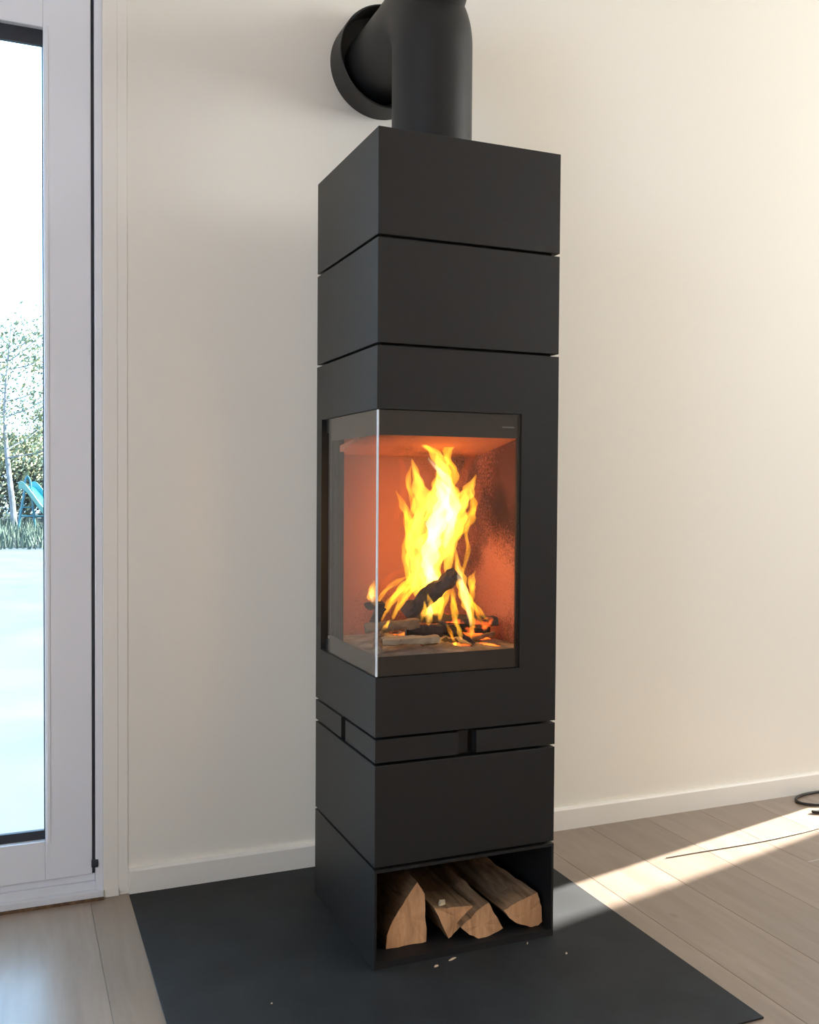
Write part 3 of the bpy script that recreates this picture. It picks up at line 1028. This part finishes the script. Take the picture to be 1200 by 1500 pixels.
# flames: closed tongues of glowing gas (emission volumes)
FLAMES = [
    ('h', [(0.2124,0.186,0.6532,0.0091),(0.1921,0.156,0.7142,0.0228),(0.1827,0.1576,0.766,0.0305),(0.2051,0.1872,0.8229,0.0335),(0.2151,0.1779,0.883,0.032),(0.2137,0.1508,0.9428,0.0259),(0.2176,0.167,0.9768,0.0168),(0.2113,0.19,1.0129,0.0046)]),
    ('h', [(0.174,0.1885,0.6965,0.0091),(0.1579,0.1704,0.7435,0.0183),(0.1605,0.1965,0.7978,0.0183),(0.1746,0.2079,0.8568,0.0213),(0.1715,0.1788,0.9128,0.0198),(0.1598,0.175,0.9615,0.0137),(0.1593,0.205,1.0034,0.003)]),
    ('h', [(0.2283,0.1688,0.7639,0.0091),(0.2294,0.1545,0.817,0.0168),(0.229,0.1301,0.8697,0.0213),(0.2547,0.1507,0.9104,0.0198),(0.2818,0.1697,0.9431,0.0122),(0.284,0.1442,0.9699,0.003)]),
    ('m', [(0.2136,0.1343,0.8185,0.0061),(0.251,0.1488,0.854,0.0137),(0.2601,0.1208,0.8816,0.0122),(0.2644,0.1135,0.9096,0.0091),(0.2706,0.1434,0.9387,0.003)]),
    ('h', [(0.1924,0.1891,0.8753,0.0122),(0.2113,0.1848,0.9322,0.0213),(0.2394,0.2148,0.9776,0.0183),(0.2226,0.2114,1.0137,0.0137),(0.1785,0.1822,1.0357,0.0091),(0.154,0.1932,1.0489,0.003)]),
    ('m', [(0.2375,0.1882,0.9322,0.0107),(0.2376,0.1609,0.977,0.0122),(0.2299,0.1767,1.0129,0.0107),(0.2504,0.2,1.0411,0.0091),(0.2516,0.1782,1.0552,0.0046)]),
    ('m', [(0.1501,0.1798,0.8169,0.0076),(0.1297,0.1546,0.874,0.0107),(0.1133,0.1416,0.9063,0.0076),(0.109,0.1702,0.9334,0.0023)]),
    ('m', [(0.1586,0.1924,0.816,0.0076),(0.153,0.2028,0.8602,0.0061),(0.1718,0.2294,0.909,0.0061),(0.1529,0.2122,0.9527,0.0076),(0.1499,0.19,0.9881,0.0023)]),
    ('m', [(0.1462,0.1882,0.7422,0.0076),(0.1266,0.1609,0.7965,0.0091),(0.1375,0.1767,0.8393,0.0076),(0.1388,0.2,0.8753,0.003)]),
    ('m', [(0.084,0.186,0.6592,0.003),(0.0863,0.156,0.6935,0.0076),(0.1101,0.1576,0.72,0.0107),(0.1538,0.1872,0.7421,0.0122),(0.1641,0.1779,0.7752,0.0046)]),
    ('m', [(0.0806,0.1531,0.681,0.003),(0.0929,0.1533,0.7036,0.0061),(0.1055,0.1234,0.7351,0.0076),(0.1287,0.131,0.7509,0.003)]),
    ('m', [(0.1246,0.1891,0.6806,0.0046),(0.1434,0.1848,0.713,0.0091),(0.1833,0.2148,0.7462,0.0122),(0.1996,0.2114,0.7869,0.0061)]),
    ('m', [(0.1067,0.1798,0.6633,0.0046),(0.1091,0.1546,0.6912,0.0076),(0.1162,0.1416,0.7156,0.0076),(0.1404,0.1702,0.7323,0.003)]),
    ('m', [(0.0766,0.2,0.6769,0.003),(0.0914,0.2227,0.6989,0.0046),(0.1137,0.2393,0.7174,0.0061),(0.1287,0.2124,0.7375,0.0061),(0.1473,0.2027,0.7483,0.0023)]),
    ('h', [(0.0206,0.0628,0.7084,0.003),(0.0063,0.04,0.7251,0.0091),(0.0145,0.0623,0.7388,0.0091),(0.0251,0.0794,0.7533,0.0023)]),
    ('h', [(0.2519,0.0959,0.6223,0.003),(0.2696,0.1259,0.6524,0.0076),(0.2566,0.12,0.6892,0.0122),(0.2312,0.0915,0.7268,0.0137),(0.2292,0.1047,0.7546,0.0122),(0.2344,0.1298,0.7831,0.0076),(0.2201,0.1102,0.814,0.003)]),
    ('m', [(0.2701,0.1343,0.6929,0.0046),(0.2803,0.1488,0.7207,0.0091),(0.2646,0.1208,0.7477,0.0076),(0.269,0.1135,0.7629,0.0015)]),
    ('m', [(0.3068,0.1144,0.6522,0.0023),(0.2996,0.1398,0.6686,0.0053),(0.2682,0.1205,0.6945,0.0061),(0.2433,0.1001,0.7241,0.003)]),
    ('l', [(0.2814,0.0808,0.6447,0.0015),(0.2821,0.1081,0.6542,0.0038),(0.2766,0.1171,0.6739,0.0046),(0.2535,0.0875,0.6989,0.003)]),
    ('m', [(0.2763,0.186,0.7612,0.0046),(0.273,0.156,0.8086,0.0053),(0.2685,0.1576,0.843,0.0053),(0.291,0.1872,0.8748,0.003)]),
    ('h', [(0.1702,0.1343,0.6502,0.0046),(0.178,0.1488,0.6699,0.0107),(0.1687,0.1208,0.6956,0.0091),(0.159,0.1135,0.717,0.003)]),
    ('m', [(0.2112,0.1688,0.6555,0.0046),(0.211,0.1545,0.687,0.0091),(0.2109,0.1301,0.7221,0.0076),(0.2202,0.1507,0.7464,0.0023)]),
    ('h', [(0.1426,0.1144,0.6586,0.003),(0.1597,0.1398,0.6704,0.0061),(0.156,0.1205,0.6875,0.0061),(0.1455,0.1001,0.7047,0.0023)]),
    ('m', [(0.2434,0.1531,0.6441,0.0046),(0.2399,0.1533,0.6725,0.0076),(0.2224,0.1234,0.7063,0.0076),(0.2225,0.131,0.7363,0.0023)]),
    ('h', [(0.2172,0.0704,0.628,0.003),(0.2208,0.0883,0.6424,0.0061),(0.2246,0.11,0.6567,0.0046),(0.2101,0.0865,0.6749,0.0015)]),
    ('l', [(0.1814,0.0649,0.6605,0.0023),(0.1912,0.069,0.6438,0.0038),(0.2128,0.098,0.6212,0.003),(0.2122,0.0864,0.6143,0.0015)]),
    ('h', [(0.2093,0.1798,0.6961,0.0122),(0.188,0.1546,0.7367,0.0213),(0.1725,0.1416,0.7676,0.0183),(0.1751,0.1702,0.7992,0.0061)]),
    ('m', [(0.0342,0.063,0.6528,0.0023),(0.0403,0.0523,0.665,0.0053),(0.059,0.0816,0.6712,0.003)]),
    ('c', [(0.212,0.186,0.7028,0.0046),(0.1886,0.156,0.7439,0.0122),(0.1794,0.1576,0.7735,0.0137),(0.1986,0.1872,0.8156,0.0168),(0.2072,0.1779,0.8607,0.0198),(0.2107,0.1508,0.906,0.0168),(0.2146,0.167,0.9427,0.0122),(0.2117,0.19,0.965,0.003)]),
    ('c', [(0.223,0.1688,0.8162,0.0046),(0.2291,0.1545,0.8614,0.0122),(0.2239,0.1301,0.899,0.0137),(0.2267,0.1507,0.9355,0.0107),(0.2222,0.1697,0.965,0.0091),(0.191,0.1442,0.9865,0.0061),(0.1663,0.1317,1.0047,0.0023)]),
    ('c', [(0.2516,0.0959,0.6529,0.003),(0.2595,0.1259,0.6825,0.0069),(0.2466,0.12,0.719,0.0076),(0.2246,0.0915,0.7516,0.0061),(0.2242,0.1047,0.7765,0.0023)]),
    ('c', [(0.0162,0.0628,0.7141,0.0023),(0.0063,0.04,0.7306,0.0061),(0.0159,0.0623,0.7415,0.003)]),
    ('c', [(0.1701,0.1343,0.659,0.003),(0.1796,0.1488,0.6743,0.0061),(0.1671,0.1208,0.6957,0.003)]),
    ('w', [(0.2578,0.1891,0.9353,0.0061),(0.2755,0.1848,0.9732,0.0122),(0.3033,0.2148,1.0091,0.0137),(0.2911,0.2114,1.0394,0.0122),(0.2635,0.1822,1.0527,0.0046)]),
    ('w', [(0.1197,0.2,0.8755,0.0061),(0.1445,0.2227,0.9196,0.0107),(0.1575,0.2393,0.9648,0.0107),(0.1365,0.2124,1.0017,0.0076),(0.1388,0.2027,1.0312,0.003)]),
    ('w', [(0.2955,0.1891,0.8594,0.0061),(0.3047,0.1848,0.9052,0.0091),(0.3244,0.2148,0.9509,0.0091),(0.3121,0.2114,0.9815,0.003)]),
    ('w', [(0.0847,0.1882,0.6853,0.0076),(0.074,0.1609,0.7253,0.0091),(0.0986,0.1767,0.7521,0.0091),(0.1364,0.2,0.7638,0.0046)]),
]


def flame_mesh(pts, rads, mt, wob, seed, seg=16):
    """tongue of gas: rings in fixed horizontal-ish planes (never fold over), pointed at both ends"""
    n = len(pts)
    ax = (pts[-1] - pts[0]).normalized()
    s1 = ax.orthogonal().normalized()
    s2 = ax.cross(s1)
    verts, faces = [pts[0] - ax * rads[0] * 1.5], []
    for i, p in enumerate(pts):
        fade = min(1.0, min(i, n - 1 - i) / 5.0)
        for k in range(seg):
            a = 2 * math.pi * k / seg
            r = rads[i] * (1 + wob * fade * (math.sin(2 * a + i * 0.5 + seed) * 0.6 + math.sin(3 * a - i * 0.8 + seed * 2.1) * 0.4
                           + 0.6 * noise.noise(Vector((math.cos(a) * 1.5, i * 0.45, math.sin(a) * 1.5 + seed)))))
            verts.append(p + (s1 * math.cos(a) + s2 * math.sin(a)) * r)
    verts.append(pts[-1] + ax * rads[-1] * 2.5)
    for k in range(seg):
        k2 = (k + 1) % seg
        faces.append((0, 1 + k2, 1 + k))
        for i in range(n - 1):
            a = 1 + i * seg
            faces.append((a + k, a + k2, a + seg + k2, a + seg + k))
        faces.append((1 + (n - 1) * seg + k, 1 + (n - 1) * seg + k2, len(verts) - 1))
    return mesh_obj('flame', verts, faces, mt, smooth=True)


fire = empty('fire', (0.2, 0.17, 0.62))
tag(fire, 'tall bright yellow fire burning behind the stove glass', 'fire')
for n_, (cls, P) in enumerate(FLAMES):
    C = catmull(P, 7)
    k_ = 0.85 if cls in 'hm' else 1
    o = flame_mesh([Vector(c[:3]) for c in C], [max(c[3] * k_, 0.0022) for c in C], M['flame_' + cls],
                   0.5 if cls != 'w' else 0.4, n_ * 1.37 + 0.5)
    adopt(o, fire)

# ------------------------------------------------------------------ cable on the floor at the right
c1 = [(0.90, 0.268, FZ + 0.0018), (1.0, 0.268, FZ + 0.0018), (1.17, 0.266, FZ + 0.0018), (1.30, 0.272, FZ + 0.0018), (1.435, 0.288, FZ + 0.0018), (1.62, 0.33, FZ + 0.0018), (1.85, 0.30, FZ + 0.0018)]
cb = tube('thin_cable', catmull(c1, 8), 0.0016, M['cable_grey'], seg=8)
tag(cb, 'thin grey cable lying straight across the sunlit floor', 'cable')
c2 = [(1.95, 0.36), (1.80, 0.395), (1.66, 0.415), (1.585, 0.435), (1.548, 0.462), (1.556, 0.498), (1.61, 0.525), (1.70, 0.527), (1.82, 0.50), (1.86, 0.44), (1.80, 0.405), (1.68, 0.385), (1.58, 0.385), (1.52, 0.395), (1.56, 0.375), (1.70, 0.36), (1.95, 0.33)]
c2 = [(a, b, FZ + 0.0042 + (0.0075 if 9 <= i <= 11 else 0)) for i, (a, b) in enumerate(c2)]
cb2 = tube('power_cable', catmull(c2, 8), 0.004, M['cable'], seg=10)
tag(cb2, 'black power cable coiled by the baseboard at the right edge', 'cable')

# ------------------------------------------------------------------ the garden outside the terrace door
GZ = -0.10
gv, gf_ = [], []
nx, ny = 40, 60
for j in range(ny + 1):
    for i in range(nx + 1):
        x = -16 + 40 * i / nx
        y = YW + T + 0.02 + (36 - YW - T) * (j / ny)
        gv.append((x, y, GZ - 0.01 + 0.03 * noise.noise(Vector((x * 0.5, y * 0.5, 1))) * min(1, y / 6)))
for j in range(ny):
    for i in range(nx):
        a = j * (nx + 1) + i
        gf_.append((a, a + 1, a + nx + 2, a + nx + 1))
EDGE = 15.2
go = mesh_obj('garden_ground', gv, gf_, [M['sand'], M['soil']], smooth=True,
              mat_idx=[1 if gv[f[0]][1] > EDGE else 0 for f in gf_])
tag(go, 'pale sandy yard with rough grass beyond it', kind='structure')

# grass tufts
rg = random.Random(3)
v, f = [], []
for _ in range(6500):
    x, y = rg.uniform(-5, 5), rg.uniform(EDGE - 0.15, 24.5)
    h = rg.uniform(0.08, 0.30)
    a = rg.uniform(0, math.pi)
    w = 0.02
    lx, ly = rg.uniform(-0.08, 0.08), rg.uniform(-0.08, 0.08)
    b = len(v)
    dx, dy = math.cos(a) * w, math.sin(a) * w
    v += [(x - dx, y - dy, GZ - 0.02), (x + dx, y + dy, GZ - 0.02), (x + lx, y + ly, GZ + h)]
    f.append((b, b + 1, b + 2))
gr = mesh_obj('grass', v, f, M['grass'])
tag(gr, 'rough green grass at the far edge of the yard', 'grass', kind='stuff')


def tree(name, label, cat, base, height, spread, leaves, leaf_mats, bark, seed, lean=0.0, trunk_r=0.06, low=0.25, leaf_size=0.05, group=None):
    rr = random.Random(seed)
    root = empty(name, base)
    tag(root, label, cat, group)
    bx, by, bz = base
    path = []
    for i in range(9):
        s = i / 8
        path.append((bx + lean * s + 0.10 * math.sin(s * 5 + seed), by + 0.08 * math.sin(s * 4 + seed * 2), bz - 0.05 + height * 0.93 * s))
    path = [(a - (0.10 * math.sin(seed)) * (1 - k / 8), b - 0.08 * math.sin(seed * 2) * (1 - k / 8), c) for k, (a, b, c) in enumerate(path)]
    adopt(tube('trunk', path, [trunk_r * (1 - 0.85 * i / 8) for i in range(9)], bark, seg=8), root)
    tips = []
    nb = 16
    for k in range(nb):
        s = low + (0.97 - low) * k / nb
        i = min(int(s * 8), 7)
        p = Vector(path[i]).lerp(Vector(path[i + 1]), s * 8 - i)
        a = rr.uniform(0, 2 * math.pi)
        ln = spread * (1.0 - 0.55 * s) * rr.uniform(0.6, 1.1)
        e = p + Vector((math.cos(a) * ln, math.sin(a) * ln, ln * rr.uniform(0.25, 0.8)))
        mid = p.lerp(e, 0.5) + Vector((0, 0, -0.06 * ln))
        br = tube('branch', [p, mid, e], [trunk_r * 0.35 * (1 - s * 0.6), trunk_r * 0.22, 0.006], bark, seg=5)
        adopt(br, root)
        tips += [(p.lerp(e, q)) for q in (0.35, 0.55, 0.75, 0.9, 1.0)]
    v, f, mi = [], [], []
    for _ in range(leaves):
        c = rr.choice(tips) + Vector((rr.gauss(0, 0.24), rr.gauss(0, 0.24), rr.gauss(0, 0.22)))
        if c.z < GZ + 0.05:
            c.z = GZ + rr.uniform(0.05, 0.3)
        q = Vector((rr.gauss(0, 1), rr.gauss(0, 1), rr.gauss(0, 1))).normalized()
        t1 = q.orthogonal().normalized()
        t2 = q.cross(t1)
        l = leaf_size * rr.uniform(0.6, 1.3)
        b = len(v)
        v += [c - t1 * l, c + t2 * l * 0.55 + q * l * 0.12, c + t1 * l, c - t2 * l * 0.55 + q * l * 0.12]
        f.append((b, b + 1, b + 2, b + 3))
        mi.append(rr.choice(range(len(leaf_mats))))
    fo = mesh_obj('foliage', v, f, leaf_mats, mat_idx=mi)
    tag(fo, kind='stuff')
    adopt(fo, root)
    return root


LG, LY, LD = M['leaf'], M['leaf_y'], M['leaf_d']
TG = 'trees behind the yard'
tree('birch_tree', 'slim pale-trunked tree standing left of the slide', 'tree', (-0.56, 23.2, GZ), 5.3, 1.5, 2600, [LG, LY], M['birch'], 2.0, -0.12, 0.075, 0.35, group=TG)
tree('leafy_tree', 'yellow-green tree behind the slide', 'tree', (0.30, 25.4, GZ), 5.2, 1.9, 5200, [LG, LY, LY], M['trunk'], 5.0, 0.1, 0.07, 0.12, group=TG)
tree('leafy_tree', 'green tree at the left edge of the door glass', 'tree', (-1.75, 25.0, GZ), 5.0, 1.8, 5200, [LG, LD, LY], M['trunk'], 8.0, 0.1, 0.07, 0.15, group=TG)
tree('dark_bush', 'dark low bush at the foot of the pale-trunked tree', 'bush', (-1.25, 26.6, GZ), 1.9, 1.5, 4000, [LD, LD, LG], M['trunk'], 21.0, 0.0, 0.04, 0.02, 0.07)
tree('dark_bush', 'dark low bush behind the slide ladder', 'bush', (0.55, 27.2, GZ), 2.2, 1.6, 4000, [LD, LG, LD], M['trunk'], 23.0, 0.0, 0.04, 0.02, 0.07)

# band of shrubs closing the yard
rh = random.Random(31)
v, f, mi = [], [], []
for _ in range(16000):
    x, y = rh.uniform(-9, 9), rh.uniform(28.6, 30.6)
    top = 2.6 + 0.9 * noise.noise(Vector((x * 0.7, 0, 3)))
    c = Vector((x, y, GZ + top * rh.random() ** 0.75))
    q = Vector((rh.gauss(0, 1), rh.gauss(0, 1), rh.gauss(0, 1))).normalized()
    t1 = q.orthogonal().normalized()
    t2 = q.cross(t1)
    l = 0.10 * rh.uniform(0.6, 1.3)
    b = len(v)
    v += [c - t1 * l, c + t2 * l * 0.6, c + t1 * l, c - t2 * l * 0.6]
    f.append((b, b + 1, b + 2, b + 3))
    mi.append(rh.choice((0, 1, 2, 2)))
hd = mesh_obj('shrub_foliage', v, f, [LG, LY, LD], mat_idx=mi)
tag(hd, 'loose band of shrubs far behind the slide', 'foliage', kind='stuff')

# garden slide
sl = empty('garden_slide', (-0.1, 22.0, GZ))
tag(sl, 'turquoise garden slide with ladder standing at the yard edge', 'slide')


def stube(name, pts, r, mt, seg=8):
    return adopt(tube(name, pts, r, mt, seg=seg), sl)


ZP = 0.86
for yy in (21.75, 22.25):
    stube('ladder_rail', [(-0.50, yy, GZ - 0.02), (-0.34, yy, ZP)], 0.028, M['slide_frame'])
    stube('handle', catmull([(-0.34, yy, ZP - 0.02), (-0.335, yy, 1.02), (-0.29, yy, 1.12), (-0.235, yy, 1.02), (-0.22, yy, ZP - 0.02)], 5), 0.022, M['slide_frame'])
    stube('support_leg', [(-0.20, yy, ZP - 0.03), (-0.13, yy, GZ - 0.02)], 0.024, M['slide_frame'])
    stube('cross_bar', [(-0.45, yy, 0.22), (0.30, yy, 0.20)], 0.016, M['slide_frame'])
for s in (0.2, 0.42, 0.64, 0.84):
    x = -0.50 + 0.16 * s
    stube('rung', [(x, 21.75, GZ + (ZP - GZ) * s), (x, 22.25, GZ + (ZP - GZ) * s)], 0.02, M['slide_frame'])
stube('cross_bar', [(-0.42, 21.74, 0.42), (-0.16, 21.74, 0.42)], 0.016, M['slide_frame'])
# chute: trough swept along a curve, turned towards the house
curve = catmull([(0.0, ZP), (0.12, ZP), (0.34, 0.64), (0.60, 0.34), (0.88, 0.12), (1.15, 0.04)], 6)
prof = [(-0.25, 0.13), (-0.22, 0.14), (-0.20, 0.02), (0.20, 0.02), (0.22, 0.14), (0.25, 0.13), (0.23, -0.03), (-0.23, -0.03)]
ca_, sa_ = math.cos(math.radians(-38)), math.sin(math.radians(-38))
v, f, mi = [], [], []
for (x, z) in curve:
    for (a, b) in prof:
        v.append((-0.33 + x * ca_ - a * sa_, 22.0 + x * sa_ + a * ca_, z + b))
n = len(prof)
for i in range(len(curve) - 1):
    for k in range(n):
        k2 = (k + 1) % n
        f.append((i * n + k, i * n + k2, (i + 1) * n + k2, (i + 1) * n + k))
        mi.append(0 if k in (1, 2, 3) else 1)
f += [tuple(range(n)), tuple(range((len(curve) - 1) * n, len(curve) * n))]
mi += [1, 1]
adopt(mesh_obj('chute', v, f, [M['slide'], M['slide_rim']], mat_idx=mi), sl)
